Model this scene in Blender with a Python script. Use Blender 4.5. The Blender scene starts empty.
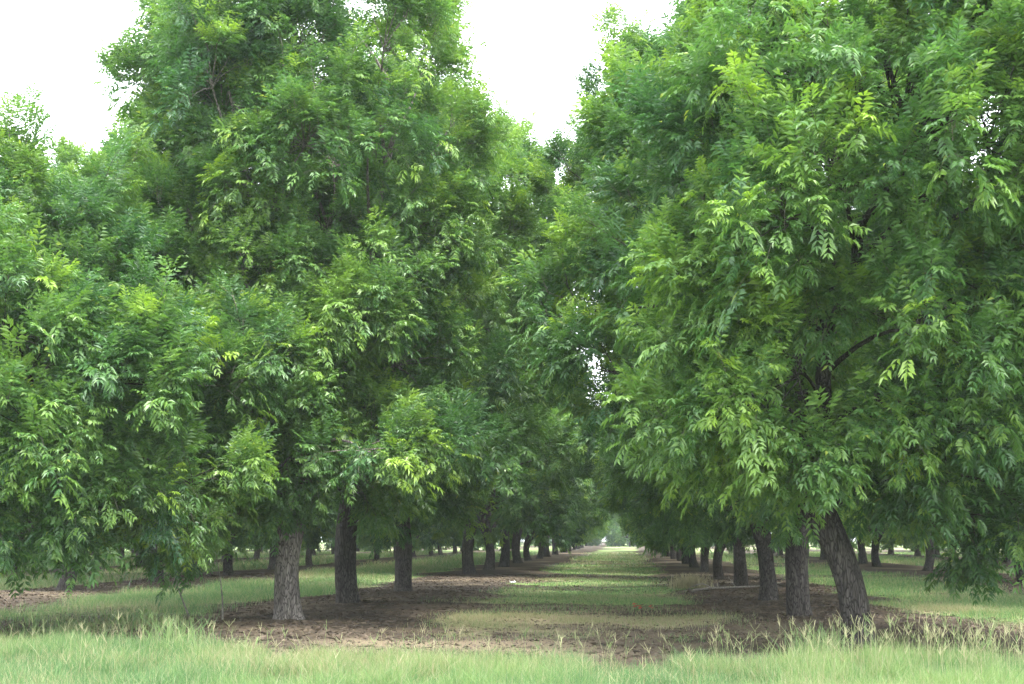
import bpy, math
import numpy as np
from mathutils import Vector, Matrix

R = math.radians
SC = bpy.context.scene
COL = SC.collection

# ------------------------------------------------------------------ camera, sky, sun, exposure
EYE = 1.6
FPX = 1400.0
cam_d = bpy.data.cameras.new("camera")
cam = bpy.data.objects.new("camera", cam_d)
COL.objects.link(cam)
cam_d.sensor_width = 36.0
cam_d.lens = FPX / 1024.0 * 36.0
cam_d.clip_start = 0.1
cam_d.clip_end = 3000.0
YAW = math.atan(112 / FPX)          # the alley runs along +Y, a little to the side of where the lens points
PITCH = math.atan(196 / FPX)
cam.location = (0, 0, EYE)
cam.rotation_euler = (R(90) + PITCH, 0, YAW)
SC.camera = cam

SUN_EL, SUN_AZ = R(61), R(147)      # azimuth measured from +Y towards +X: high, behind the camera, a little to one side
world = bpy.data.worlds.new("World")
SC.world = world
world.use_nodes = True
nt = world.node_tree
bg = nt.nodes["Background"]
sky = nt.nodes.new("ShaderNodeTexSky")
sky.sky_type = 'NISHITA'
sky.sun_disc = False
sky.sun_elevation = SUN_EL
sky.sun_rotation = SUN_AZ
sky.dust_density = 4.0
sky.air_density = 1.0
sky.ozone_density = 1.0
# a closed bright cloud deck over the clear sky
hs = nt.nodes.new("ShaderNodeHueSaturation")
hs.inputs["Saturation"].default_value = 0.22
nt.links.new(sky.outputs[0], hs.inputs["Color"])
cl = nt.nodes.new("ShaderNodeMixRGB")
cl.blend_type = 'MIX'
cl.inputs[0].default_value = 0.55
cl.inputs[2].default_value = (11.5, 12.2, 13.2, 1)
nt.links.new(hs.outputs[0], cl.inputs[1])
nt.links.new(cl.outputs[0], bg.inputs[0])
bg.inputs[1].default_value = 0.09

sun_d = bpy.data.lights.new("sun", 'SUN')
sun = bpy.data.objects.new("sun", sun_d)
COL.objects.link(sun)
sun_d.energy = 1.5
sun_d.angle = R(24)
sun_d.color = (1.0, 0.96, 0.9)
sv = Vector((math.sin(SUN_AZ) * math.cos(SUN_EL), math.cos(SUN_AZ) * math.cos(SUN_EL), math.sin(SUN_EL)))
sun.rotation_euler = (-sv).to_track_quat('-Z', 'Y').to_euler()

SC.view_settings.view_transform = 'Standard'
SC.view_settings.look = 'None'
SC.view_settings.gamma = 1.0
SC.view_settings.use_curve_mapping = False
SC.view_settings.exposure = 2.85
SC.cycles.max_bounces = 10
SC.cycles.diffuse_bounces = 7
SC.cycles.glossy_bounces = 2
SC.cycles.transmission_bounces = 7
SC.cycles.transparent_max_bounces = 4
SC.cycles.sample_clamp_indirect = 8
SC.cycles.volume_bounces = 1
SC.cycles.use_denoising = True

# ------------------------------------------------------------------ helpers
rng = np.random.default_rng(7)
cr_, sr_ = math.cos(YAW), math.sin(YAW)
CAMR = np.array(Matrix(cam.rotation_euler.to_matrix()))


def pix_dir(px, py):
    v = np.array([(px - 512) / FPX, (342 - py) / FPX, -1.0])
    return CAMR @ v


def ground_at(px, Y):
    """the world X that shows at pixel column px, Y metres along the alley"""
    d = pix_dir(px, 560)
    return d[0] / d[1] * Y


_perm = np.random.default_rng(3).random((256, 256))


def vnoise(x, y):
    xi = np.floor(x).astype(int)
    yi = np.floor(y).astype(int)
    fx, fy = x - xi, y - yi
    fx = fx * fx * (3 - 2 * fx)
    fy = fy * fy * (3 - 2 * fy)
    a = _perm[xi % 256, yi % 256]
    b = _perm[(xi + 1) % 256, yi % 256]
    c = _perm[xi % 256, (yi + 1) % 256]
    d = _perm[(xi + 1) % 256, (yi + 1) % 256]
    return (a * (1 - fx) + b * fx) * (1 - fy) + (c * (1 - fx) + d * fx) * fy


def fbm(x, y, s=1.0, o=4, off=0.0):
    t = 0.0
    amp = 0.5
    tot = 0.0
    x = x / s + off * 17.3
    y = y / s + off * 9.1
    for _ in range(o):
        t = t + amp * vnoise(x, y)
        tot += amp
        x = x * 2.03 + 5.2
        y = y * 2.03 + 1.7
        amp *= 0.5
    return t / tot


def sstep(a, b, x):
    t = np.clip((x - a) / (b - a), 0, 1)
    return t * t * (3 - 2 * t)


ROWS = np.array([-47.5, -37.2, -27.0, -16.7, -6.15, 4.1, 14.0, 24.2, 34.4, 44.6])


def height(x, y):
    x = np.asarray(x, float)
    y = np.asarray(y, float)
    d = np.abs(x[..., None] - ROWS).min(-1)
    h = (fbm(x, y, 9.0, 3, 1) - 0.5) * 0.16 + (fbm(x, y, 1.3, 3, 2) - 0.5) * 0.035
    h = h + 0.07 * sstep(3.2, 1.0, d)
    return h * sstep(2, 12, np.hypot(x, y))


def grass_amount(x, y):
    """how much grass grows at a place: bare strips under the rows, a trodden headland in front, tall verge"""
    x = np.asarray(x, float)
    y = np.asarray(y, float)
    n = fbm(x, y, 3.0, 4, 3)
    n2 = fbm(x, y, 7.0, 3, 4)
    d = np.abs(x[..., None] - ROWS).min(-1)
    g = sstep(1.7, 3.5, d + (n - 0.5) * 2.6)
    # thin patches out in the alleys
    g = g * (0.3 + 0.7 * sstep(0.36, 0.54, n2 * 0.6 + n * 0.4))
    # headland in front of the rows
    edge = np.where(x < -5, 25.4, 25.5) + (n - 0.5) * 9.0
    inner = np.where(x < -5.5, 19.6, 17.4) + (fbm(x, y, 2.0, 3, 6) - 0.5) * 1.8
    head = sstep(inner - 0.5, inner + 0.5, y) * (1 - sstep(edge - 2.2, edge + 2.2, y))
    g = g * (1 - head * np.where(x < -6, 0.6, 1.0) * (0.55 + 0.4 * sstep(0.35, 0.6, n)))
    front = 1 - sstep(inner - 0.4, inner + 0.4, y)
    return np.clip(np.maximum(g, front), 0, 1), head, front


def dryness(x, y):
    n = fbm(x, y, 2.6, 4, 8)
    n2 = fbm(x, y, 11.0, 3, 9)
    d = np.clip((n - 0.46) * 2.4 + (n2 - 0.5) * 1.2, 0, 1)
    inalley = sstep(5.0, 2.5, np.abs(x + 1.2))
    d = d + inalley * (0.4 * sstep(40, 20, y) + 0.25) * sstep(0.42, 0.62, 0.6 * fbm(x, y * 0.6, 1.3, 4, 15) + 0.4 * n) * sstep(17.0, 20.0, y)
    return np.clip(d, 0, 1)


# ------------------------------------------------------------------ materials
def mat(name):
    m = bpy.data.materials.new(name)
    m.use_nodes = True
    return m, m.node_tree, m.node_tree.nodes["Principled BSDF"]


def N(t, kind, **kw):
    n = t.nodes.new(kind)
    for k, v in kw.items():
        setattr(n, k, v)
    return n


def mixc(t, fac, a, b, mode='MIX'):
    n = N(t, "ShaderNodeMixRGB", blend_type=mode)
    for i, v in enumerate((fac, a, b)):
        if isinstance(v, (int, float)):
            n.inputs[i].default_value = v
        elif isinstance(v, tuple):
            n.inputs[i].default_value = (*v, 1)
        else:
            t.links.new(v, n.inputs[i])
    return n.outputs[0]


def noise_tex(t, vec, scale, detail=4, rough=0.6):
    n = N(t, "ShaderNodeTexNoise")
    n.inputs["Scale"].default_value = scale
    n.inputs["Detail"].default_value = detail
    n.inputs["Roughness"].default_value = rough
    if vec is not None:
        t.links.new(vec, n.inputs["Vector"])
    return n.outputs["Fac"]


def ramp(t, fac, stops):
    n = N(t, "ShaderNodeValToRGB")
    e = n.color_ramp.elements
    while len(e) < len(stops):
        e.new(0.5)
    for el, (p, c) in zip(e, stops):
        el.position = p
        el.color = (*c, 1) if isinstance(c, tuple) else (c, c, c, 1)
    t.links.new(fac, n.inputs[0])
    return n.outputs[0]


def leaf_material():
    m, t, p = mat("pecan_leaf")
    at = N(t, "ShaderNodeAttribute", attribute_name="leaf")
    sp = N(t, "ShaderNodeSeparateColor")
    t.links.new(at.outputs["Color"], sp.inputs[0])
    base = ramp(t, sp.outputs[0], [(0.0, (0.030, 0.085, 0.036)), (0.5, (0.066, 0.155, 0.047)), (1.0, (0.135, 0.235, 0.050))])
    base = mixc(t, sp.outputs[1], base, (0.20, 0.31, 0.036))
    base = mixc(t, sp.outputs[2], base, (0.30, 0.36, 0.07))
    t.links.new(base, p.inputs["Base Color"])
    p.inputs["Roughness"].default_value = 0.42
    p.inputs["Specular IOR Level"].default_value = 0.5
    tr = N(t, "ShaderNodeBsdfTranslucent")
    tc = mixc(t, 1.0, base, (1.25, 1.35, 0.7), 'MULTIPLY')
    t.links.new(tc, tr.inputs[0])
    mx = N(t, "ShaderNodeMixShader")
    mx.inputs[0].default_value = 0.42
    t.links.new(p.outputs[0], mx.inputs[1])
    t.links.new(tr.outputs[0], mx.inputs[2])
    t.links.new(mx.outputs[0], t.nodes["Material Output"].inputs[0])
    return m


def grass_material():
    m, t, p = mat("grass_blade")
    at = N(t, "ShaderNodeAttribute", attribute_name="leaf")
    sp = N(t, "ShaderNodeSeparateColor")
    t.links.new(at.outputs["Color"], sp.inputs[0])
    base = ramp(t, sp.outputs[0], [(0.0, (0.062, 0.145, 0.056)), (0.6, (0.112, 0.21, 0.072)), (1.0, (0.185, 0.275, 0.09))])
    base = mixc(t, sp.outputs[1], base, (0.33, 0.285, 0.165))
    base = mixc(t, sp.outputs[2], base, (0.44, 0.40, 0.26))
    t.links.new(base, p.inputs["Base Color"])
    p.inputs["Roughness"].default_value = 0.6
    p.inputs["Specular IOR Level"].default_value = 0.25
    tr = N(t, "ShaderNodeBsdfTranslucent")
    t.links.new(base, tr.inputs[0])
    mx = N(t, "ShaderNodeMixShader")
    mx.inputs[0].default_value = 0.5
    t.links.new(p.outputs[0], mx.inputs[1])
    t.links.new(tr.outputs[0], mx.inputs[2])
    t.links.new(mx.outputs[0], t.nodes["Material Output"].inputs[0])
    return m


def bark_material(name, dark, light):
    m, t, p = mat(name)
    tc = N(t, "ShaderNodeTexCoord")
    mp = N(t, "ShaderNodeMapping")
    mp.inputs["Scale"].default_value = (1, 1, 0.22)
    t.links.new(tc.outputs["Object"], mp.inputs[0])
    vo = N(t, "ShaderNodeTexVoronoi", feature='DISTANCE_TO_EDGE')
    vo.inputs["Scale"].default_value = 26
    wn = noise_tex(t, mp.outputs[0], 14, 5, 0.65)
    wv = mixc(t, 0.12, mp.outputs[0], (0, 0, 0))
    va = N(t, "ShaderNodeVectorMath", operation='ADD')
    nz = N(t, "ShaderNodeTexNoise")
    nz.inputs["Scale"].default_value = 9
    t.links.new(mp.outputs[0], nz.inputs["Vector"])
    sc = N(t, "ShaderNodeVectorMath", operation='SCALE')
    sc.inputs["Scale"].default_value = 0.10
    t.links.new(nz.outputs["Color"], sc.inputs[0])
    t.links.new(mp.outputs[0], va.inputs[0])
    t.links.new(sc.outputs[0], va.inputs[1])
    t.links.new(va.outputs[0], vo.inputs["Vector"])
    crack = ramp(t, vo.outputs["Distance"], [(0.0, 0.0), (0.16, 1.0)])
    patch = noise_tex(t, tc.outputs["Object"], 3.0, 4, 0.6)
    body = mixc(t, ramp(t, wn, [(0.35, 0.0), (0.68, 1.0)]), dark, light)
    lich = mixc(t, ramp(t, patch, [(0.58, 0.0), (0.72, 0.55)]), body, tuple(min(1, c * 1.5) for c in light))
    colr = mixc(t, crack, tuple(c * 0.45 for c in dark), lich)
    t.links.new(colr, p.inputs["Base Color"])
    p.inputs["Roughness"].default_value = 0.95
    p.inputs["Specular IOR Level"].default_value = 0.1
    b = N(t, "ShaderNodeBump")
    b.inputs["Strength"].default_value = 0.9
    b.inputs["Distance"].default_value = 0.03
    hh = mixc(t, 0.5, crack, wn)
    t.links.new(hh, b.inputs["Height"])
    t.links.new(b.outputs[0], p.inputs["Normal"])
    return m


def ground_material():
    m, t, p = mat("orchard_soil")
    at = N(t, "ShaderNodeAttribute", attribute_name="cover")
    sp = N(t, "ShaderNodeSeparateColor")
    t.links.new(at.outputs["Color"], sp.inputs[0])
    tc = N(t, "ShaderNodeTexCoord")
    o = tc.outputs["Object"]
    n1 = noise_tex(t, o, 1.1, 6, 0.65)
    n2 = noise_tex(t, o, 9.0, 5, 0.7)
    n3 = noise_tex(t, o, 55.0, 4, 0.7)
    soil = ramp(t, n1, [(0.30, (0.036, 0.029, 0.022)), (0.55, (0.054, 0.043, 0.032)), (0.75, (0.088, 0.070, 0.052))])
    soil = mixc(t, ramp(t, n2, [(0.55, 0.0), (0.75, 0.6)]), soil, (0.085, 0.068, 0.050))
    soil = mixc(t, ramp(t, n3, [(0.60, 0.0), (0.72, 0.5)]), soil, (0.105, 0.084, 0.062))
    soil = mixc(t, sp.outputs[2], soil, (0.15, 0.12, 0.082))
    green = ramp(t, n2, [(0.3, (0.12, 0.19, 0.065)), (0.55, (0.165, 0.245, 0.08)), (0.8, (0.22, 0.29, 0.10))])
    straw = ramp(t, n2, [(0.3, (0.17, 0.145, 0.085)), (0.7, (0.29, 0.245, 0.16))])
    gr = mixc(t, sp.outputs[1], green, straw)
    ma = N(t, "ShaderNodeMath", operation='MULTIPLY_ADD')
    ma.inputs[1].default_value = 0.5
    t.links.new(n2, ma.inputs[0])
    sub = N(t, "ShaderNodeMath", operation='SUBTRACT')
    t.links.new(sp.outputs[0], sub.inputs[0])
    sub.inputs[1].default_value = 0.25
    t.links.new(sub.outputs[0], ma.inputs[2])
    f = ramp(t, ma.outputs[0], [(0.30, 0.0), (0.62, 1.0)])
    c = mixc(t, f, soil, gr)
    t.links.new(c, p.inputs["Base Color"])
    p.inputs["Roughness"].default_value = 1.0
    p.inputs["Specular IOR Level"].default_value = 0.05
    b = N(t, "ShaderNodeBump")
    b.inputs["Strength"].default_value = 0.8
    b.inputs["Distance"].default_value = 0.02
    t.links.new(mixc(t, 0.5, n2, n3), b.inputs["Height"])
    t.links.new(b.outputs[0], p.inputs["Normal"])
    return m


def plain_material(name, a, b, scale=8, rough=0.9):
    m, t, p = mat(name)
    tc = N(t, "ShaderNodeTexCoord")
    n = noise_tex(t, tc.outputs["Object"], scale, 4, 0.6)
    t.links.new(ramp(t, n, [(0.35, a), (0.65, b)]), p.inputs["Base Color"])
    p.inputs["Roughness"].default_value = rough
    p.inputs["Specular IOR Level"].default_value = 0.2
    return m


M_LEAF = leaf_material()
M_GRASS = grass_material()
M_BARK = bark_material("grey_bark", (0.042, 0.037, 0.033), (0.098, 0.087, 0.078))
M_BARK_PALE = bark_material("pale_bark", (0.12, 0.107, 0.095), (0.30, 0.27, 0.24))
M_BARK_DARK = bark_material("dark_bark", (0.034, 0.030, 0.027), (0.082, 0.074, 0.066))
M_TWIG = plain_material("twig_bark", (0.07, 0.06, 0.05), (0.16, 0.145, 0.125), 20)
M_DEAD = plain_material("dead_wood", (0.10, 0.09, 0.078), (0.24, 0.22, 0.19), 14)
M_SOIL = ground_material()
M_LITTER = plain_material("dead_leaf", (0.042, 0.033, 0.024), (0.11, 0.086, 0.062), 2.5)
M_RED = plain_material("red_petal", (0.42, 0.015, 0.02), (0.55, 0.03, 0.03), 30, 0.6)
M_WHITE = plain_material("white_paper", (0.7, 0.7, 0.68), (0.82, 0.82, 0.8), 30, 0.8)


# ------------------------------------------------------------------ mesh building
def raw_mesh(name, verts, faces_by_n, mats, face_col=None, mat_idx=None, smooth=False, attr="leaf"):
    """verts Nx3; faces_by_n: list of (n, array K x n) in order"""
    me = bpy.data.meshes.new(name)
    verts = np.asarray(verts, np.float32)
    me.vertices.add(len(verts))
    me.vertices.foreach_set("co", verts.ravel())
    nl = sum(f.size for _, f in faces_by_n)
    nf = sum(len(f) for _, f in faces_by_n)
    me.loops.add(nl)
    me.loops.foreach_set("vertex_index", np.concatenate([f.ravel() for _, f in faces_by_n]).astype(np.int32))
    me.polygons.add(nf)
    sizes = np.concatenate([np.full(len(f), n) for n, f in faces_by_n])
    me.polygons.foreach_set("loop_start", np.concatenate([[0], np.cumsum(sizes)[:-1]]).astype(np.int32))
    me.update(calc_edges=True)
    for m in mats:
        me.materials.append(m)
    if mat_idx is not None:
        me.polygons.foreach_set("material_index", mat_idx.astype(np.int32))
    me.polygons.foreach_set("use_smooth", np.full(nf, smooth))
    if face_col is not None:
        a = me.attributes.new(attr, 'FLOAT_COLOR', 'FACE')
        c = np.ones((nf, 4), np.float32)
        c[:, :3] = face_col
        a.data.foreach_set("color", c.ravel())
    return me


class Tubes:
    """collects tapered tubes into one mesh"""

    def __init__(s):
        s.v, s.f, s.n = [], [], 0

    def add(s, pts, rad, sides=8, lump=0.0, seed=0):
        pts = np.asarray(pts, float)
        rad = np.asarray(rad, float)
        n = len(pts)
        tan = np.gradient(pts, axis=0)
        tan /= np.linalg.norm(tan, axis=1)[:, None] + 1e-9
        a = np.cross(tan[0], [0.3, 0.9, 0.1])
        a /= np.linalg.norm(a)
        ang = np.arange(sides) * 2 * math.pi / sides
        ring = []
        r_ = np.random.default_rng(seed)
        ph = r_.random(4) * 6.28
        for i in range(n):
            a = a - tan[i] * a.dot(tan[i])
            a /= np.linalg.norm(a) + 1e-9
            b = np.cross(tan[i], a)
            rr = rad[i] * (1 + lump * (np.sin(ang * 2 + ph[0] + i * 0.35) * 0.5 + np.sin(ang * 3 + ph[1] - i * 0.5) * 0.45 + np.sin(ang * 5 + ph[2] + i * 0.2) * 0.3 + (r_.random(sides) - 0.5) * 0.35))
            ring.append(pts[i] + rr[:, None] * (np.cos(ang)[:, None] * a + np.sin(ang)[:, None] * b))
        s.v.append(np.concatenate(ring))
        i0 = np.arange(n - 1)[:, None] * sides + np.arange(sides)
        i1 = np.arange(n - 1)[:, None] * sides + (np.arange(sides) + 1) % sides
        q = np.stack([i0, i1, i1 + sides, i0 + sides], -1).reshape(-1, 4) + s.n
        s.f.append(q)
        s.n += n * sides

    def mesh(s, name, m, smooth=True):
        if not s.v:
            return None
        return raw_mesh(name, np.concatenate(s.v), [(4, np.concatenate(s.f))], [m], smooth=smooth)


def bez(a, b, c, n):
    t = np.linspace(0, 1, n)[:, None]
    return (1 - t) ** 2 * a + 2 * t * (1 - t) * b + t * t * c


# ------------------------------------------------------------------ leafy shoots
def make_shoot(elev, rg, nleaf=9, npair=5, ll=1.0, lw=1.0):
    """one leafy shoot pointing along +X at an elevation; returns leaflets (K x 4 x 3), young (K), stem points"""
    L = rg.uniform(0.34, 0.5)
    ax = np.array([math.cos(elev), 0, math.sin(elev)])
    side0 = np.array([0, 1.0, 0])
    up0 = np.cross(ax, side0) * -1
    up0 = np.cross(side0, ax)
    quads, young = [], []
    stem = [np.zeros(3)]
    pos = np.zeros(3)
    d = ax.copy()
    for i in range(5):
        d = d + np.array([0, 0, -0.05]) + rg.normal(0, 0.06, 3)
        d /= np.linalg.norm(d)
        pos = pos + d * L / 5
        stem.append(pos)
    stem = np.array(stem)
    az = rg.random() * 6.28
    for k in range(nleaf):
        s = 0.12 + 0.88 * k / (nleaf - 1)
        b = np.array([np.interp(s * L, np.linspace(0, L, 6), stem[:, j]) for j in range(3)])
        az += 2.4 + rg.normal(0, 0.25)
        rad = math.cos(az) * side0 + math.sin(az) * up0
        w = (0.75 if elev < 0.4 else 0.58) if s < 0.85 else 0.3
        d = ax * (1.05 - w) + rad * w + np.array([0, 0, 0.12 if elev < 0.4 else 0.34])
        d /= np.linalg.norm(d)
        length = rg.uniform(0.27, 0.40) * (0.75 if s > 0.9 else 1.0)
        droop = rg.uniform(0.03, 0.20) * 5.0 / (npair + 1) * (0.6 if elev > 0.4 else 1.0)
        p = b.copy()
        for i in range(npair + 1):
            d = d + np.array([0, 0, -droop])
            d /= np.linalg.norm(d)
            p = p + d * length / (npair + 1)
            if i == 0 and npair > 3:
                continue
            sd = np.cross(d, [0, 0, 1.0])
            sd /= np.linalg.norm(sd) + 1e-6
            nn = np.cross(sd, d)
            ends = (-1, 1) if i < npair else (-1, 0, 1)
            for e in ends:
                fl = 0.115 * ll * (0.75 + 0.5 * math.sin(math.pi * (i + 0.6) / (npair + 1.4))) * rg.uniform(0.85, 1.15)
                ld = d * (0.62 if e else 1.0) + sd * e * 0.78 + np.array([0, 0, 0.04 - 0.34 * rg.random()]) + rg.normal(0, 0.12, 3)
                ld /= np.linalg.norm(ld)
                ln = nn + rg.normal(0, 0.25, 3)
                ls = np.cross(ld, ln)
                ls /= np.linalg.norm(ls) + 1e-6
                ln = np.cross(ls, ld)
                wd = fl * 0.138 * lw
                mid = p + ld * fl * 0.42 + ln * fl * 0.03
                tip = p + ld * fl - ln * fl * 0.10 + np.array([0, 0, -0.1 * fl])
                quads.append([p, mid + ls * wd + ln * wd * 0.35, tip, mid - ls * wd + ln * wd * 0.35])
                young.append(max(0.0, (s - 0.55) / 0.45))
    return np.array(quads), np.array(young), stem


ELEVS = [R(72), R(42), R(12), R(-18), R(-48)]
_rg = np.random.default_rng(11)
T_HI = [[make_shoot(e, _rg, int(_rg.integers(8, 12)), int(_rg.integers(4, 6)), 0.88, 1.24) for _ in range(8)] for e in ELEVS]
T_MID = [[make_shoot(e, _rg, 7, 3, 1.45, 1.15) for _ in range(4)] for e in ELEVS]
T_LO = [[make_shoot(e, _rg, 5, 2, 2.1, 1.35) for _ in range(4)] for e in ELEVS]


def build_crown(name, shoots, templates, rg, stems=True):
    """shoots: dict of arrays pos, dir, scale, young, tone"""
    pos, dr, sc, yg, tone, yel = (shoots[k] for k in ("pos", "dir", "scale", "young", "tone", "yellow"))
    n = len(pos)
    el = np.arcsin(np.clip(dr[:, 2], -1, 1))
    cls = np.abs(el[:, None] - np.array(ELEVS)[None]).argmin(1)
    yaw = np.arctan2(dr[:, 1], dr[:, 0])
    var = rg.integers(0, len(templates[0]), n)
    V, C, SV = [], [], []
    for c in range(len(ELEVS)):
        for k in range(len(templates[0])):
            ids = np.nonzero((cls == c) & (var == k))[0]
            if not len(ids):
                continue
            q, y, stem = templates[c][k]
            co, si = np.cos(yaw[ids]), np.sin(yaw[ids])
            mt = np.zeros((len(ids), 3, 3))
            mt[:, 0, 0] = co
            mt[:, 0, 1] = -si
            mt[:, 1, 0] = si
            mt[:, 1, 1] = co
            mt[:, 2, 2] = 1
            # a small random tilt
            tl = rg.normal(0, 0.27, (len(ids), 2))
            mt[:, 2, 0] += tl[:, 0]
            mt[:, 2, 1] += tl[:, 1]
            mt *= sc[ids][:, None, None]
            fl = q.reshape(-1, 3)
            pts = np.einsum('nij,kj->nki', mt, fl) + pos[ids][:, None, :]
            V.append(pts.reshape(-1, 3))
            K = len(q)
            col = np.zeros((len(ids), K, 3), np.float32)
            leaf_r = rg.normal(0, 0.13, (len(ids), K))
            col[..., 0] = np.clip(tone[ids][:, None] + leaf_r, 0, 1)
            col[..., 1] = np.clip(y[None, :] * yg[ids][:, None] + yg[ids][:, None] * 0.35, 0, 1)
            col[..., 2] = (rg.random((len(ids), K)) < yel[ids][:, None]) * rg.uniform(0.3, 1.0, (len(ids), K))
            C.append(col.reshape(-1, 3))
            if stems:
                st = np.einsum('nij,kj->nki', mt, stem[[0, 3, 5]]) + pos[ids][:, None, :]
                SV.append(st)
    V = np.concatenate(V)
    C = np.concatenate(C)
    nq = len(V) // 4
    F = np.arange(nq * 4).reshape(-1, 4)
    mi = np.zeros(nq, int)
    if stems:
        ST = np.concatenate(SV)                         # n x 3 x 3
        r = np.array([0.006, 0.004, 0.002])
        ang = np.array([0, 2.09, 4.19])
        offs = np.stack([np.cos(ang), np.sin(ang), np.zeros(3)], -1)
        sv = ST[:, :, None, :] + r[None, :, None, None] * offs[None, None]
        sv = sv.reshape(-1, 3)
        base = np.arange(len(ST))[:, None, None] * 9 + np.arange(2)[None, :, None] * 3
        j = np.arange(3)[None, None]
        jn = (np.arange(3) + 1)[None, None] % 3
        sf = np.stack([base + j, base + jn, base + jn + 3, base + j + 3], -1).reshape(-1, 4) + len(V)
        V = np.concatenate([V, sv])
        F = np.concatenate([F, sf])
        C = np.concatenate([C, np.zeros((len(sf), 3), np.float32)])
        mi = np.concatenate([mi, np.ones(len(sf), int)])
    return raw_mesh(name, V, [(4, F)], [M_LEAF, M_TWIG], C, mi)


def norm(a):
    return a / (np.linalg.norm(a, axis=-1, keepdims=True) + 1e-9)


DEF_PROF = [(0.0, 0.62), (0.12, 0.86), (0.35, 1.0), (0.6, 0.95), (0.8, 0.74), (0.93, 0.46), (1.0, 0.2)]


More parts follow.
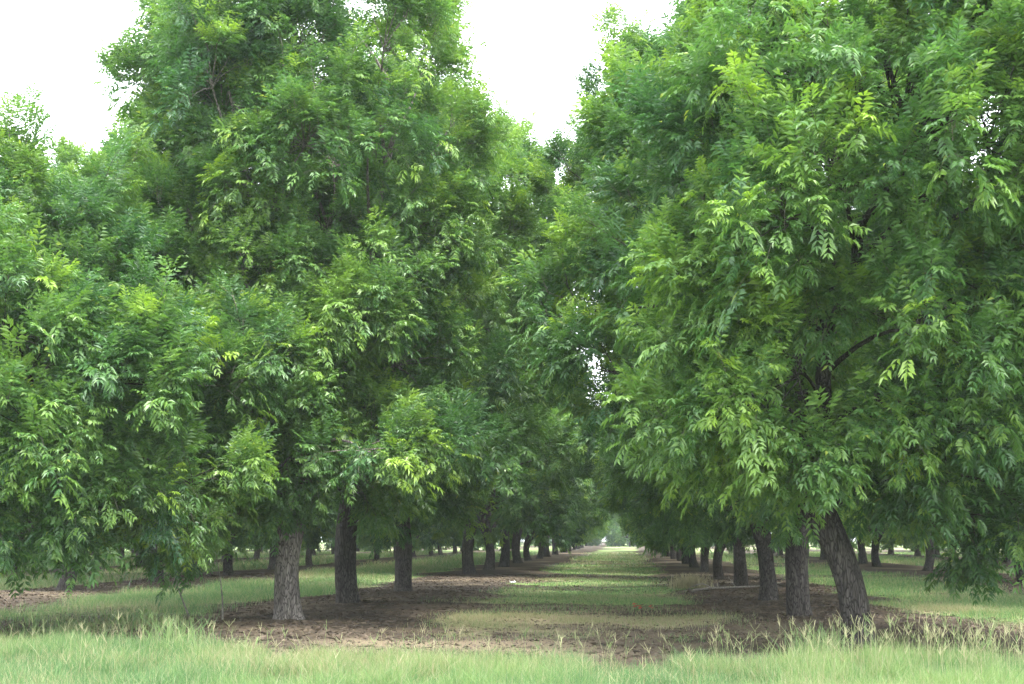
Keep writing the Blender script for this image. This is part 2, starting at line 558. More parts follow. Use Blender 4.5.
def make_tree(seed, H=12.5, z0=2.1, rad=4.8, prof=DEF_PROF, nlobe=46, lobe_r=(0.8, 1.4), sub=10, per=7, templates=None,
              trunk_r=0.26, lean=(0.0, 0.0), fork=2.3, nlimb=5, bark=None, stretch=(1, 1), shift=(0, 0), extra=(), cut=None, stems=True, limbs_apart=True,
              young=0.5, wood_sides=8, droop=0.38, zmin=1.15, front=0, leaders=True, limb_k=(0.4, 0.55), limb_at=None, bendk=0.09):
    rg = np.random.default_rng(seed)
    templates = templates or T_HI
    bark = bark or M_BARK
    pt, pr = np.array([p[0] for p in prof]), np.array([p[1] for p in prof])
    asym = rg.random(4) * 6.28

    def env(az, t):
        k = 1 + 0.10 * np.sin(az * 2 + asym[0] + t * 2) + 0.09 * np.sin(az * 3 + asym[1] - t * 3) + 0.06 * np.sin(az * 5 + asym[2])
        return np.interp(t, pt, pr) * rad * k

    # boughs: spread through the outer part of the crown
    cand_n = 14
    lobes = []
    for i in range(nlobe):
        best, bd = None, -1
        for _ in range(cand_n):
            t = rg.random() ** 0.92
            az = rg.random() * 6.28
            e = env(az, t)
            lr = rg.uniform(*lobe_r) * (0.8 if t > 0.85 else 1.0)
            fr = rg.uniform(0.45, 1.0) ** 0.6
            rr = max(0.1, e - lr * 0.8) * fr
            c = np.array([math.cos(az) * rr * stretch[0] + shift[0] * min(1, 0.4 + t), math.sin(az) * rr * stretch[1] + shift[1] * min(1, 0.4 + t), z0 + 0.4 + t * (H - z0 - 0.9)])
            if cut is not None and not cut(c):
                continue
            d = min([np.linalg.norm((c - o[0]) * [1, 1, 0.9]) - 0.35 * o[1] for o in lobes] or [9]) * (0.75 + 0.5 * fr)
            if d > bd:
                best, bd = (c, lr), d
        if best:
            lobes.append(best)
    # boughs that close the sunny front
    for i in range(front):
        t = (i + rg.random()) / front * 0.9
        az = R(270) + rg.uniform(-1.15, 1.15)
        e = env(az, t) * rg.uniform(0.72, 0.95) - 0.6
        lobes.append((np.array([math.cos(az) * e, math.sin(az) * e, z0 + 0.3 + t * (H - z0 - 1.0)]), rg.uniform(*lobe_r)))
    for (x, y, z, r) in extra:
        lobes.append((np.array([x, y, z], float), r))

    # trunk and limbs
    tr = Tubes()
    ft = np.array([lean[0] * fork, lean[1] * fork, fork])
    nseg = 16
    tt = np.linspace(0, 1, nseg)
    bend = rg.normal(0, bendk, 2)
    path = np.outer(tt, ft) + np.stack([np.sin(tt * math.pi) * bend[0], np.sin(tt * math.pi) * bend[1], np.zeros(nseg)], -1)
    path[:, 2] -= 0.12 * (1 - tt)
    rads = trunk_r * (1.0 - 0.16 * tt + 0.30 * np.exp(-tt * 22) + 0.16 * np.exp(-tt * 7) + 0.16 * tt ** 5)
    tr.add(path, rads, 22 if limbs_apart else 10, 0.10, seed)
    cen = np.array([shift[0], shift[1], 0])
    limbs, limb_paths = [], []
    for k in range(nlimb):
        az = k * 6.283 / nlimb + rg.normal(0, 0.3) + seed
        if limb_at and k < len(limb_at):
            az = R(limb_at[k])
        central = k == 0 and not limb_at
        top = z0 + (H - z0) * (0.86 if central else rg.uniform(0.62, 0.8))
        rr = rad * (0.12 if central else rg.uniform(0.38, 0.58))
        end = np.array([math.cos(az) * rr * stretch[0], math.sin(az) * rr * stretch[1], top]) + cen
        ctrl = ft + (np.array([math.cos(az), math.sin(az), 0]) * rr * (0.75 if not central else 0.3) + [lean[0] * 1.2, lean[1] * 1.2, (top - fork) * 0.36])
        start = ft - np.array([0, 0, 0.10]) + np.array([math.cos(az), math.sin(az), 0]) * trunk_r * 0.25
        p = bez(start, ctrl, end, 14)
        p[1:-1] += rg.normal(0, 0.06, (12, 3))
        limb_paths.append(p)
        T = Tubes()
        r0 = trunk_r * (0.62 if central else rg.uniform(*limb_k))
        T.add(p, np.linspace(r0, 0.028, 14), wood_sides + 2, 0.05, seed + k)
        limbs.append((T, r0))
    allp = np.concatenate(limb_paths)
    owner = np.repeat(np.arange(nlimb), 14)
    idx = np.tile(np.arange(14), nlimb)
    P, D, S, Y, TN, YE = [], [], [], [], [], []
    for li, (c, lr) in enumerate(lobes):
        dist = np.linalg.norm(allp - c, axis=1) + np.where(allp[:, 2] > c[2] - 0.15 * (c[2] - fork), 2.5, 0) + np.where(idx < 2, 0.7, 0)
        j = dist.argmin()
        o = owner[j]
        a = allp[j]
        mid = (a + c) / 2 + np.array([0, 0, 0.28 * np.linalg.norm((c - a)[:2])]) * (1 if c[2] < H * 0.6 else 0.3) + rg.normal(0, 0.12, 3)
        bp = bez(a, mid, c, 7)
        r1 = min(limbs[o][1] * 0.6, 0.02 + 0.011 * np.linalg.norm(c - a))
        limbs[o][0].add(bp, np.linspace(r1, 0.014, 7), wood_sides - 2, 0.03, li)
        tz = np.clip((c[2] - z0) / (H - z0), 0, 1)
        axis = np.array([c[0] - cen[0] * 0.7, c[1] - cen[1] * 0.7, 0])
        out = axis / (np.linalg.norm(axis) + 0.8)
        pref = out * 0.85 + np.array([0, 0, -0.25 + 1.0 * tz])
        lobe_young = rg.random()
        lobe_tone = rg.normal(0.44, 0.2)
        ns = max(3, int(round(sub * (lr / 1.15) ** 1.7)))
        got = 0
        tries = 0
        while got < ns and tries < 200:
            tries += 1
            u = norm(rg.normal(0, 1, 3))
            if rg.random() > 0.38 + 0.62 * u.dot(pref):
                continue
            got += 1
            s = c + u * lr * rg.uniform(0.5, 1.0) * np.array([1, 1, 0.85])
            if s[2] < zmin:
                s[2] = zmin + rg.random() * 0.5
            m2 = (c + s) / 2 + rg.normal(0, 0.06, 3) + [0, 0, 0.08]
            limbs[o][0].add(bez(c - (c - a) * 0.1 * rg.random(), m2, s, 4), np.linspace(0.012, 0.005, 4), 4)
            outer = np.clip(u.dot(norm(pref)), 0, 1)
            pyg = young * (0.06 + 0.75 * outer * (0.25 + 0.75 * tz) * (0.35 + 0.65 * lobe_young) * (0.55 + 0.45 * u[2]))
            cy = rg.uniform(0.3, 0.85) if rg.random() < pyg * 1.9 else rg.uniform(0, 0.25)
            k = per + rg.integers(-2, 3)
            v = norm(u * 0.9 + rg.normal(0, 0.55, (k, 3)) + out * 0.3 + np.array([0, 0, 1.0 * tz + 0.5 - droop * (1 - tz) ** 2]))
            P.append(s + v * rg.uniform(0.0, 0.24, (k, 1)) + rg.normal(0, 0.07, (k, 3)))
            D.append(v)
            S.append(rg.uniform(0.68, 1.2, k))
            Y.append(np.clip(cy * rg.uniform(0.5, 1.25, k), 0, 1))
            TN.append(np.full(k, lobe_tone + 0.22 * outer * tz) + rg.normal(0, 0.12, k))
            YE.append(np.where(rg.random(k) < 0.10, 0.05, 0.0005))
        # upright leaders that break the outline
        if leaders and tz > 0.3:
            for _ in range(rg.integers(1, 3) + (tz > 0.6)):
                u = norm(np.array([out[0], out[1], 0.4 + 0.9 * tz]) + rg.normal(0, 0.5, 3))
                s = c + u * lr * 0.75
                ax_ = norm(np.array([out[0] * 0.6, out[1] * 0.6, 0.5 + 0.8 * tz]) + rg.normal(0, 0.28, 3))
                ln = rg.uniform(0.5, 1.15)
                k = max(4, per)
                f = np.linspace(0.1, 1.0, k)[:, None]
                bendv = rg.normal(0, 0.12, 3)
                q = s + ax_ * f * ln + bendv * f * f
                limbs[o][0].add(np.concatenate([c[None], q[::2]]), np.linspace(0.014, 0.004, 1 + len(q[::2])), 4)
                v = norm(ax_ + rg.normal(0, 0.45, (k, 3)))
                P.append(q)
                D.append(v)
                S.append(rg.uniform(0.75, 1.0, k))
                Y.append(np.clip((rg.uniform(0.25, 0.95) if rg.random() < young * (0.25 + 0.75 * tz) else 0.1) * (0.4 + 0.7 * f[:, 0]), 0, 1))
                TN.append(np.full(k, lobe_tone) + rg.normal(0.06, 0.1, k))
                YE.append(np.zeros(k))
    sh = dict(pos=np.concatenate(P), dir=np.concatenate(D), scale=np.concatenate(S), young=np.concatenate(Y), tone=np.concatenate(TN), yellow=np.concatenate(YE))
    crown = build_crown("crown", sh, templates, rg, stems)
    if not limbs_apart:
        for T, _ in limbs:
            off = tr.n
            tr.v += T.v
            tr.f += [f + off for f in T.f]
            tr.n += T.n
        lm = []
    else:
        lm = [T.mesh("limb", bark) for T, _ in limbs]
    return dict(trunk=tr.mesh("trunk", bark), limbs=lm, crown=crown, nshoot=len(sh["pos"]))


def obj(name, me, parent=None):
    o = bpy.data.objects.new(name, me)
    COL.objects.link(o)
    o.parent = parent
    return o


def thing(name, label, cat, group=None):
    o = bpy.data.objects.new(name, None)
    o.empty_display_size = 0.3
    COL.objects.link(o)
    o["label"] = label
    o["category"] = cat
    if group:
        o["group"] = group
    return o


def place_tree(kind, x, y, label, group, rz=0.0, s=1.0, sz=None):
    t = thing("orchard_tree", label, "tree", group)
    t.location = (x, y, float(height(x, y)))
    t.rotation_euler = (0, 0, rz)
    t.scale = (s, s, sz or s)
    obj("trunk", kind["trunk"], t)
    for l in kind["limbs"]:
        obj("limb", l, t)
    obj("crown", kind["crown"], t)
    return t


# ------------------------------------------------------------------ ground sheet
def axis(*parts):
    return np.unique(np.round(np.concatenate([np.arange(a, b, s) for a, b, s in parts]), 3))


gx = axis((-450, -200, 50), (-200, -60, 5), (-60, -20, 0.8), (-20, 16, 0.25), (16, 60, 0.8), (60, 200, 5), (200, 451, 50))
gy = axis((-200, -20, 20), (-20, 10, 2), (10, 50, 0.25), (50, 110, 0.6), (110, 320, 2.0), (320, 701, 20))
GX, GY = np.meshgrid(gx, gy)
gz = height(GX, GY)
vv = np.stack([GX, GY, gz], -1).reshape(-1, 3)
nx, ny = len(gx), len(gy)
ii = (np.arange(ny - 1)[:, None] * nx + np.arange(nx - 1)).ravel()
ff = np.stack([ii, ii + 1, ii + 1 + nx, ii + nx], -1)
gm = raw_mesh("ground", vv, [(4, ff)], [M_SOIL], smooth=True)
ga, ghead, gfront = grass_amount(GX, GY)
gd = dryness(GX, GY)
pale = np.clip(np.clip((fbm(GX, GY, 2.2, 4, 12) - 0.56) * 5, 0, 1) * 0.85 + ghead * 0.5 * sstep(5.5, 3.0, np.abs(GX + 0.9)) * sstep(0.35, 0.6, fbm(GX, GY, 1.6, 4, 14)), 0, 1)
ca = gm.attributes.new("cover", 'FLOAT_COLOR', 'POINT')
cc = np.ones((nx * ny, 4), np.float32)
cc[:, 0] = ga.ravel()
cc[:, 1] = gd.ravel()
cc[:, 2] = pale.ravel()
ca.data.foreach_set("color", cc.ravel())
g = obj("ground", gm)
g["kind"] = "structure"


# ------------------------------------------------------------------ the humid air
hv = np.array([(a, b, c) for a in (-460, 460) for b in (-215, 715) for c in (-2.5, 24)], float)
hf = np.array([(0, 1, 3, 2), (4, 6, 7, 5), (0, 4, 5, 1), (2, 3, 7, 6), (0, 2, 6, 4), (1, 5, 7, 3)])
hm = bpy.data.materials.new("humid_air")
hm.use_nodes = True
hm.node_tree.nodes.remove(hm.node_tree.nodes["Principled BSDF"])
pv = hm.node_tree.nodes.new("ShaderNodeVolumePrincipled")
pv.inputs["Color"].default_value = (0.86, 0.93, 1.0, 1)
pv.inputs["Density"].default_value = 0.00032
pv.inputs["Anisotropy"].default_value = 0.2
hm.node_tree.links.new(pv.outputs[0], hm.node_tree.nodes["Material Output"].inputs["Volume"])
o = obj("haze", raw_mesh("haze", hv, [(4, hf)], [hm]))
o["kind"] = "stuff"
o["label"] = "thin pale humid haze filling the air of the orchard"
o["category"] = "haze"

# ------------------------------------------------------------------ grass
def in_view(x, y, margin=1.0):
    half = 0.40 * y + margin
    cx = -0.08 * y
    return np.abs(x - cx) < half


def blades(name, x, y, h, w, dry, tone, pale_, lean=0.35, rg=rng):
    n = len(x)
    z = height(x, y) - 0.02
    az = rg.random(n) * 6.283
    la = rg.random(n) * 6.283
    ln = np.abs(rg.normal(0, lean, n)) * h
    b = np.stack([x, y, z], -1)
    wd = np.stack([np.cos(az), np.sin(az), np.zeros(n)], -1) * w[:, None] * 0.5
    ld = np.stack([np.cos(la), np.sin(la), np.zeros(n)], -1)
    mid = b + ld * (ln * 0.3)[:, None] + np.array([0, 0, 1.0]) * (h * 0.55)[:, None]
    tip = b + ld * ln[:, None] + np.array([0, 0, 1.0]) * h[:, None]
    v = np.stack([b - wd, b + wd, mid - wd * 0.75, mid + wd * 0.75, tip], 1).reshape(-1, 3)
    i = np.arange(n) * 5
    q = np.stack([i, i + 1, i + 3, i + 2], -1)
    t = np.stack([i + 2, i + 3, i + 4], -1)
    col = np.stack([tone, dry, pale_], -1)
    me = raw_mesh(name, v, [(4, q), (3, t)], [M_GRASS], np.concatenate([col, col]))
    o = obj(name, me)
    o["kind"] = "stuff"
    o["category"] = "grass"
    return o


def scatter(n, x0, x1, y0, y1, rg):
    x = rg.uniform(x0, x1, n)
    y = rg.uniform(y0, y1, n)
    return x, y


# verge in front
rg = np.random.default_rng(21)
x, y = scatter(900000, -12, 9, 12.0, 23.5, rg)
k = in_view(x, y, 1.2)
x, y = x[k], y[k]
ga, hd, fr = grass_amount(x, y)
clump = fbm(x, y, 0.45, 2, 31)
k = (rg.random(len(x)) < fr * (0.35 + 0.9 * sstep(0.3, 0.62, clump)))
x, y, clump = x[k], y[k], clump[k]
big = fbm(x, y, 2.4, 3, 33)
dr = dryness(x, y) * 0.7 + 0.55 * sstep(-8.0, -9.2, x + (big - 0.5) * 2) * sstep(17.0, 19.0, y)
hgt = 0.105 + 0.14 * sstep(0.35, 0.65, clump) + 0.14 * (big - 0.4) + rg.normal(0, 0.05, len(x))
hgt = np.clip(hgt, 0.07, 0.5) * rg.uniform(0.6, 1.15, len(x))
dv = np.clip((rg.random(len(x)) < 0.05 + dr * 0.75) * rg.uniform(0.4, 1.0, len(x)), 0, 1)
o = blades("tall_grass", x, y, hgt, rg.uniform(0.0035, 0.0075, len(x)), dv, np.clip(0.5 + (clump - 0.5) * 1.3 + (big - 0.5) * 1.2 + rg.normal(0, 0.25, len(x)), 0, 1), (rg.random(len(x)) < 0.10) * rg.uniform(0.3, 0.9, len(x)), 0.6, rg)
o["label"] = "tall pale green grass verge in front of the tree rows"

# alleys
rg = np.random.default_rng(22)
X, Y, Hh, W = [], [], [], []
for (n, y0, y1, hm, wm) in ((420000, 19, 40, 0.10, 0.009), (330000, 40, 75, 0.11, 0.016), (260000, 75, 150, 0.15, 0.035)):
    x, y = scatter(n, -0.48 * y1 - 2, 0.33 * y1 + 2, y0, y1, rg)
    k = in_view(x, y, 1.5)
    x, y = x[k], y[k]
    ga, hd, fr = grass_amount(x, y)
    k = rg.random(len(x)) < ga ** 1.2 * (1 - fr) * (0.3 + 0.9 * sstep(0.3, 0.6, fbm(x, y, 0.7, 2, 41)))
    x, y = x[k], y[k]
    tall = np.where(x < -8.6, 2.0, np.where(x > 6.4, 1.5, 1.0)) * (0.7 + 0.7 * fbm(x, y, 2.0, 2, 43))
    X.append(x)
    Y.append(y)
    Hh.append(hm * tall * rg.uniform(0.5, 1.3, len(x)))
    W.append(wm * rg.uniform(0.6, 1.3, len(x)))
x, y, hgt, wd = map(np.concatenate, (X, Y, Hh, W))
dr = dryness(x, y)
dv = (rg.random(len(x)) < 0.12 + dr * 0.8) * rg.uniform(0.4, 1.0, len(x))
o = blades("grass", x, y, hgt, wd, dv, np.clip(0.62 + rg.normal(0, 0.25, len(x)), 0, 1), (rg.random(len(x)) < 0.05) * 0.5, 0.95, rg)
o["label"] = "green grass of the alleys between the orchard rows"

# dead leaves and chips on the bare soil
rg = np.random.default_rng(23)
x, y = scatter(150000, -22, 16, 18.5, 60, rg)
k = in_view(x, y, 1.5)
x, y = x[k], y[k]
ga, hd, fr = grass_amount(x, y)
k = rg.random(len(x)) < (1 - ga) * (0.35 + fbm(x, y, 0.8, 3, 51))
x, y = x[k], y[k]
n = len(x)
z = height(x, y) + rg.uniform(0.003, 0.015, n)
a = rg.random(n) * 6.283
ln = 0.015 + 0.075 * rg.random(n) ** 2.2
tw = rg.random(n) < 0.05
ln = np.where(tw, rg.uniform(0.08, 0.22, n), ln)
asp = np.where(tw, 0.035, 0.24)
d = np.stack([np.cos(a) * ln, np.sin(a) * ln, rg.normal(0, 0.012, n)], -1)
e = np.stack([-np.sin(a) * ln * asp, np.cos(a) * ln * asp, rg.normal(0, 0.010, n)], -1)
b = np.stack([x, y, z], -1)
v = np.stack([b - d, b + e, b + d, b - e], 1).reshape(-1, 3)
me = raw_mesh("leaf_litter", v, [(4, np.arange(4 * n).reshape(-1, 4))], [M_LITTER])
o = obj("leaf_litter", me)
o["kind"] = "stuff"
o["category"] = "leaf litter"
o["label"] = "brown dead leaves littering the bare soil under the rows"

# seed stalks standing above the verge
rg = np.random.default_rng(24)
st = []
x, y = scatter(5200, -12, 9, 14.0, 19.0, rg)
k = in_view(x, y, 0.8)
x, y = x[k], y[k]
ga, hd, fr = grass_amount(x, y)
k = rg.random(len(x)) < fr * np.clip(0.05 + 0.5 * sstep(0, 3.5, x - 0.3) + 0.45 * sstep(-8, -9.5, x) + 0.5 * (fbm(x, y, 1.2, 2, 61) - 0.45), 0.03, 1)
x, y = x[k], y[k]
bx, bh, bw, bt = [], [], [], []
vs, fs, cs, nv = [], [], [], 0
for xx, yy in zip(x, y):
    hh = rg.uniform(0.26, 0.5) * (1.0 + 0.25 * float(sstep(0.5, 3.0, xx)))
    a = rg.random() * 6.28
    ld = np.array([math.cos(a), math.sin(a), 0]) * rg.uniform(0.03, 0.28) * hh
    b = np.array([xx, yy, float(height(xx, yy))])
    m1 = b + ld * 0.35 + [0, 0, hh * 0.6]
    tp = b + ld + [0, 0, hh]
    tone = rg.uniform(0.0, 0.85)
    segs = [(b, m1, 0.0035, 0.003), (m1, tp, 0.003, 0.0025)]
    for q in range(rg.integers(2, 6)):
        fa = rg.random() * 6.28
        fd = np.array([math.cos(fa), math.sin(fa), 0]) * rg.uniform(0.1, 0.9) + [0, 0, 0.7] + ld / hh
        fd /= np.linalg.norm(fd)
        segs.append((tp - fd * 0.01, tp + fd * rg.uniform(0.06, 0.14), 0.0055, 0.003))
    for (p0, p1, w0, w1) in segs:
        for ax_ in ((1, 0, 0), (0, 1, 0)):
            s_ = np.array(ax_) * 1.0
            vs += [p0 - s_ * w0 / 2, p0 + s_ * w0 / 2, p1 + s_ * w1 / 2, p1 - s_ * w1 / 2]
            fs.append([nv, nv + 1, nv + 2, nv + 3])
            cs.append([0.8, tone * 0.6, tone])
            nv += 4
me = raw_mesh("seed_stalk", np.array(vs), [(4, np.array(fs))], [M_GRASS], np.array(cs))
o = obj("seeding_grass", me)
o["kind"] = "stuff"
o["category"] = "grass"
o["label"] = "pale tan seed heads standing above the grass verge"

# ------------------------------------------------------------------ trees: kinds
VASE = [(0.0, 0.55), (0.15, 0.74), (0.4, 0.84), (0.65, 0.96), (0.82, 0.95), (0.93, 0.75), (1.0, 0.45)]
LOW = [(0.0, 0.80), (0.2, 1.0), (0.5, 0.98), (0.75, 0.80), (0.9, 0.55), (1.0, 0.25)]

FULL = [(0.0, 0.45), (0.15, 0.68), (0.4, 0.9), (0.65, 1.0), (0.82, 0.86), (0.93, 0.6), (1.0, 0.25)]
EGG = [(0.0, 0.6), (0.12, 0.82), (0.33, 1.0), (0.58, 0.88), (0.78, 0.6), (0.92, 0.35), (1.0, 0.15)]
K_FRONT = make_tree(101, H=7.9, z0=2.0, rad=5.1, prof=LOW, nlobe=56, trunk_r=0.22, fork=2.0, young=0.55, zmin=0.65, front=12,
                    extra=[(2.3, -1.6, 1.5, 0.55), (1.3, -2.0, 1.5, 0.55), (3.2, -1.5, 2.1, 0.8), (1.6, -2.2, 2.2, 0.8), (4.3, -0.4, 2.5, 0.9)])
K_PALE = make_tree(102, bendk=0.02, H=12.9, z0=2.3, rad=3.8, prof=VASE, nlobe=54, trunk_r=0.26, fork=1.9, bark=M_BARK_PALE, young=0.6, front=18, limb_at=(5, 150, 250, 80), nlimb=4, limb_k=(0.5, 0.68), zmin=0.9,
                   extra=[(1.9, -2.6, 3.1, 0.9), (0.2, -2.6, 3.8, 1.0), (2.9, -1.5, 3.1, 1.0), (-2.3, -0.6, 1.9, 0.7), (-1.7, -0.3, 1.8, 0.6), (-2.6, -0.5, 2.7, 0.9)])
K_LEAN = make_tree(103, bark=M_BARK_DARK, H=10.4, z0=2.4, rad=4.7, prof=[(0.0, 0.45), (0.15, 0.72), (0.4, 1.0), (0.65, 0.95), (0.85, 0.7), (1.0, 0.3)], nlobe=54, trunk_r=0.222, lean=(-0.27, 0.0), fork=2.0,
                   nlimb=4, limb_at=(175, 10, 100, 270), limb_k=(0.58, 0.75), young=0.9, front=16, zmin=0.75, shift=(0.8, 0),
                   extra=[(1.35, 0.6, 1.5, 0.55), (1.75, 0.3, 1.75, 0.6), (2.3, 0.6, 2.2, 0.8), (3.0, 0.4, 2.6, 0.9), (-3.9, 1.5, 5.0, 0.8), (-3.5, 1.2, 4.1, 0.75), (-1.3, -1.4, 3.0, 0.8), (0.7, -1.5, 3.2, 0.8)])
KIN = [make_tree(110 + i, H=12.4 + 0.4 * i, z0=2.2, rad=[4.9, 5.0, 5.0][i], prof=[DEF_PROF, FULL, FULL][i], nlobe=54, trunk_r=[0.25, 0.24, 0.22][i], lean=[(0, 0), (0.06, 0.03), (-0.07, 0)][i],
                 fork=[2.4, 1.9, 1.7][i], nlimb=[5, 4, 3][i], limb_k=[(0.4, 0.55), (0.5, 0.65), (0.62, 0.75)][i], young=0.6,
                 extra=[(), (), ((-4.9, 0.3, 7.6, 0.9), (-4.8, -0.5, 9.1, 1.0), (-4.1, 0.3, 10.5, 1.0))][i]) for i in range(3)]
MIDS = [make_tree(120 + i, H=12.2, z0=2.0, rad=4.9, prof=EGG, nlobe=46, templates=T_MID, sub=8, per=6, trunk_r=[0.25, 0.21, 0.23][i], fork=[2.2, 1.4, 1.7][i], nlimb=[5, 3, 4][i], limb_k=[(0.4, 0.5), (0.65, 0.8), (0.5, 0.7)][i],
                  limbs_apart=False, lean=[(0.04, 0), (-0.07, 0.04), (0.08, -0.05)][i], wood_sides=6, young=0.6, stems=False) for i in range(3)]
FARS = [make_tree(130 + i, H=12.0, z0=1.8, rad=4.9, prof=EGG, nlobe=40, templates=T_LO, sub=7, per=5, trunk_r=[0.25, 0.21][i], fork=[2.2, 1.5][i], nlimb=[5, 3][i], limb_k=[(0.4, 0.5), (0.6, 0.75)][i],
                  limbs_apart=False, wood_sides=5, young=0.6, stems=False) for i in range(2)]

ORD = ["first", "second", "third", "fourth", "fifth", "sixth", "seventh", "eighth", "ninth", "tenth", "eleventh", "twelfth", "thirteenth", "fourteenth", "fifteenth"]
rg = np.random.default_rng(77)


def any_tree(x, y, label, group, wide=1.0, tall=1.0):
    if y < 45:
        kd = KIN[rg.integers(0, 3)]
    elif y < 95:
        kd = MIDS[rg.integers(0, 3)]
    else:
        kd = FARS[rg.integers(0, 2)]
    s = rg.uniform(0.92, 1.06)
    return place_tree(kd, x, y, label, group, rg.random() * 6.28, s * wide, s * tall * rg.uniform(0.94, 1.06))


G = "orchard trees planted in straight rows"
place_tree(K_FRONT, ground_at(-52, 23.0), 23.0, "low broad orchard tree with drooping skirt and no trunk in sight, before the rows", G)
place_tree(K_PALE, ground_at(290, 27.2), 27.2, "orchard tree with thick pale grey trunk at the front of its row", G)
place_tree(KIN[0], ground_at(350, 33.2), 33.2, "orchard tree with straight dark trunk standing just behind the pale grey trunk", G, 1.0, 1.04, 1.0)
place_tree(KIN[1], ground_at(404, 41.0), 41.0, "orchard tree with stout trunk third in the row behind the pale grey trunk", G, 2.0, 1.08, 1.14)
place_tree(K_LEAN, ground_at(857, 20.6), 20.6, "orchard tree with thick leaning trunk at the front of its row", G)
place_tree(KIN[1], ground_at(799, 29.4), 29.4, "orchard tree with dark straight trunk just behind the leaning trunk", G, 4.2, 0.97, 0.97)
place_tree(KIN[2], ground_at(767, 36.2), 36.2, "orchard tree with narrow forked trunk third in the row behind the leaning trunk", G, 0.0, 1.0, 0.98)

for i, px in enumerate((471, 489, 503, 518, 529, 539, 547, 555.5, 564, 569, 574, 578, 582)):
    Yd = 1400 * 6.5 / (624 - px)
    if i < 10:
        lb = "orchard tree, %s back in the row headed by the pale grey trunk" % ORD[i + 3]
    else:
        lb = "far orchard tree beside the grass alley, past the last trunks one can count"
    any_tree(ground_at(px, Yd), Yd, lb, G, 1.10)
for i, px in enumerate((740, 720, 704, 694, 687, 680, 674, 669, 665, 661.5, 658.5, 656, 654)):
    Yd = 1400 * 3.75 / (px - 624)
    if i < 10:
        lb = "orchard tree, %s back in the row headed by the leaning trunk" % ORD[i + 3]
    else:
        lb = "far orchard tree beside the grass alley, past the last trunks one can count"
    any_tree(ground_at(px, Yd), Yd, lb, G, 0.90, 0.9)

# the rows further out, seen under and between the crowns
for row, ys in ((-16.7, (41.5, 50.5, 58, 67, 76, 85, 94.7, 103, 112, 122, 131, 140, 150)),
                (-27.0, (52, 60.7, 69, 77.5, 86, 94, 103, 112, 121, 130, 140)),
                (-37.2, (76, 85, 94, 103, 112, 121, 131, 141)),
                (-47.5, (104, 114, 124, 134, 144)),
                (14.0, (33.5, 42.0, 51, 59.5, 68, 77, 85.5, 94, 103, 112, 121, 131, 141)),
                (24.2, (66, 75, 84, 93, 102, 111, 121, 131)),
                (34.4, (100, 109, 118, 128, 138)),
                (44.6, (130, 140))):
    for j, Yd in enumerate(ys):
        side = "pale grey" if row < 0 else "leaning"
        n_out = int(round(abs(row - (-6.4 if row < 0 else 3.9)) / 10.2))
        if n_out == 1 and j < 6:
            lb = "orchard tree, %s visible in the next row beyond the %s trunk's row" % (ORD[j], side)
        else:
            lb = "distant orchard tree beyond the %s trunk's row, half hidden by nearer crowns" % side
        any_tree(row + rg.normal(0, 0.25), Yd, lb, G)
# the end of the alley
K_END = make_tree(140, H=11.5, z0=0.5, rad=5.4, prof=LOW, nlobe=44, templates=T_LO, sub=7, per=5, trunk_r=0.25, fork=1.2, limbs_apart=False, wood_sides=5, stems=False, zmin=0.3)
for k_ in range(13):
    if k_ in (0, 1, 2, 10, 11, 12):
        continue
    place_tree(K_END, -42 + k_ * 7 + rg.normal(0, 0.7), 262 + (k_ % 2) * 9 + rg.normal(0, 2), "far low-skirted tree in the belt closing the end of the grass alley", "trees closing the end of the alley", rg.random() * 6.28, rg.uniform(0.9, 1.1))

for k_ in range(9):
    place_tree(K_END, -19.5 + k_ * 4.3 + rg.normal(0, 0.5), 284 + rg.normal(0, 2), "far low-skirted tree in the belt closing the end of the grass alley", "trees closing the end of the alley", rg.random() * 6.28, rg.uniform(0.95, 1.1))
for k_, x in enumerate(list(np.arange(-78, -18, 6.5)) + list(np.arange(20, 68, 6.5))):
    place_tree(K_END, x + rg.normal(0, 0.7), 163 + (k_ % 2) * 7 + rg.normal(0, 2), "low-skirted tree in the far belt seen as a green band under the orchard crowns", "trees of the far belt", rg.random() * 6.28, rg.uniform(0.9, 1.1))

# ------------------------------------------------------------------ small things
def branchy(name, label, cat, m, runs, x, y, group=None):
    T = Tubes()
    for pts, r0, r1 in runs:
        pts = np.array(pts, float)
        tt = np.linspace(0, len(pts) - 1, len(pts) * 3)
        pp = np.stack([np.interp(tt, np.arange(len(pts)), pts[:, i]) for i in range(3)], -1)
        T.add(pp, np.linspace(r0, r1, len(pp)), 6, 0.05, len(pts))
    o = obj(name, T.mesh(name, m))
    o.location = (x, y, float(height(x, y)))
    o["label"] = label
    o["category"] = cat
    if group:
        o["group"] = group
    return o


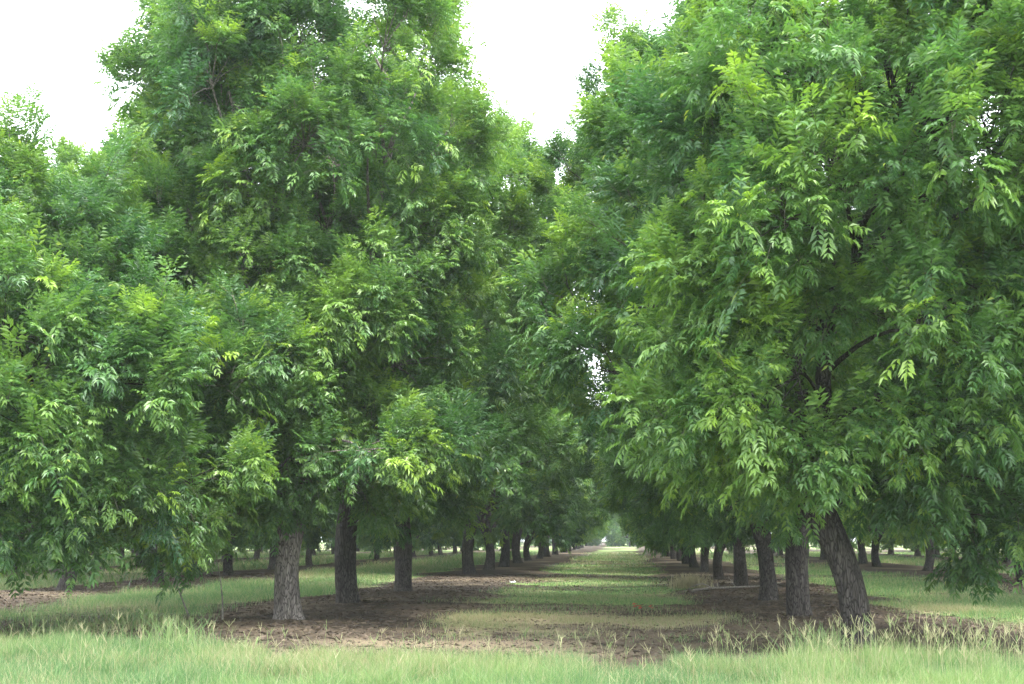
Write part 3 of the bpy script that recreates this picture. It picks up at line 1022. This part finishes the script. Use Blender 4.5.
branchy("fallen_branch", "grey fallen branch lying on the bare soil behind the third trunk of the leaning row", "branch", M_DEAD,
        [([(-2.2, 0.3, 0.05), (-1.2, 0.1, 0.16), (0, 0, 0.20), (1.3, 0.1, 0.24), (2.4, 0.4, 0.38)], 0.055, 0.02),
         ([(-1.2, 0.1, 0.16), (-1.7, -0.2, 0.35), (-2.3, -0.2, 0.22), (-2.6, -0.3, 0.05)], 0.03, 0.01),
         ([(0, 0, 0.2), (-0.3, 0.2, 0.55), (-0.45, 0.2, 0.85)], 0.025, 0.008),
         ([(1.3, 0.1, 0.24), (1.9, -0.1, 0.5), (2.6, -0.2, 0.6)], 0.022, 0.007)], ground_at(735, 41), 41.0).scale = (0.55, 0.7, 0.7)
branchy("dead_sapling", "thin forked dead sapling standing in the grass below the drooping crown", "sapling", M_DEAD,
        [([(0.25, 0, -0.1), (0.05, 0, 0.35), (-0.12, 0, 0.75), (-0.16, 0, 1.15)], 0.022, 0.007), ([(0.0, 0, 0.5), (0.16, 0, 0.85), (0.3, 0, 1.25)], 0.014, 0.005)],
        ground_at(182, 28), 28.0)
branchy("dead_sapling", "single straight dead sapling between the forked sapling and the pale grey trunk", "sapling", M_DEAD,
        [([(0.05, 0, -0.1), (0.03, 0, 0.4), (-0.03, 0.02, 0.8), (-0.12, 0, 1.25)], 0.022, 0.006)], ground_at(222, 27.2), 27.2)

rg = np.random.default_rng(5)


def tuft(name, label, cat, x, y, n, h, spread, dry, wdt=0.01):
    xx = x + rg.normal(0, spread, n)
    yy = y + rg.normal(0, spread, n)
    o = blades(name, xx, yy, h * rg.uniform(0.5, 1.1, n), np.full(n, wdt), np.clip(dry + rg.normal(0, 0.15, n), 0, 1), rg.uniform(0.3, 0.9, n), np.clip(rg.normal(dry * 0.5, 0.2, n), 0, 1), 0.5, rg)
    del o["kind"]
    o["label"] = label
    o["category"] = cat
    return o


tuft("grass_clump", "tall green weed clump at the verge edge below the dead saplings", "weed", ground_at(178, 19.6), 19.6, 260, 0.5, 0.22, 0.05, 0.014)
tuft("grass_clump", "tall green weed clump in front of the leaning trunk", "weed", ground_at(815, 18.0), 18.0, 260, 0.50, 0.16, 0.05, 0.014)
tuft("straw_clump", "pale dry straw heap beside the alley near the fallen branch", "straw", ground_at(689, 45), 45.0, 620, 0.5, 0.27, 0.95, 0.02)

for i, (px, lb) in enumerate(((634, "small red flower cluster in the dry grass, beside a brighter one"), (639, "brightest red flower cluster in the dry grass of the alley"), (650, "faint red flower cluster set apart in the dry alley grass"))):
    Yd = 31.0 + (i == 0) * 0.8
    xx = ground_at(px, Yd)
    fv, ffc, nv = [], [], 0
    for q in range(7 if i < 2 else 4):
        c = np.array([rg.normal(0, 0.022), rg.normal(0, 0.022), 0.09 + rg.random() * 0.08])
        for p in range(5):
            a0, a1 = p * 1.257, p * 1.257 + 0.9
            r_ = 0.022
            fv += [c, c + [math.cos(a0) * r_, math.sin(a0) * r_, 0.012], c + [math.cos(a0 + .45) * r_ * 1.5, math.sin(a0 + .45) * r_ * 1.5, 0.004], c + [math.cos(a1) * r_, math.sin(a1) * r_, 0.012]]
            ffc.append([nv, nv + 1, nv + 2, nv + 3])
            nv += 4
    o = obj("red_flower", raw_mesh("red_flower", np.array(fv), [(4, np.array(ffc))], [M_RED]))
    o.location = (xx, Yd, float(height(xx, Yd)))
    o["label"] = lb
    o["category"] = "flower"
    o["group"] = "red flowers in the alley grass"

# a crumpled scrap of paper on the bare soil
n_ = 7
sx, sy = np.meshgrid(np.linspace(-0.11, 0.11, n_), np.linspace(-0.08, 0.08, n_))
sz = 0.04 + rg.normal(0, 0.018, sx.shape)
ii = (np.arange(n_ - 1)[:, None] * n_ + np.arange(n_ - 1)).ravel()
o = obj("paper_scrap", raw_mesh("paper_scrap", np.stack([sx, sy, sz], -1).reshape(-1, 3), [(4, np.stack([ii, ii + 1, ii + 1 + n_, ii + n_], -1))], [M_WHITE]))
xx = ground_at(512.5, 50)
o.location = (xx, 50, float(height(xx, 50)) + 0.02)
o["label"] = "white scrap of litter on the bare soil beside the grass alley"
o["category"] = "litter"
print("trees", sum(1 for o in COL.objects if o.name.startswith("orchard_tree")), "crown faces", [len(k["crown"].polygons) for k in (K_FRONT, K_PALE, K_LEAN, *KIN, *MIDS, *FARS)])
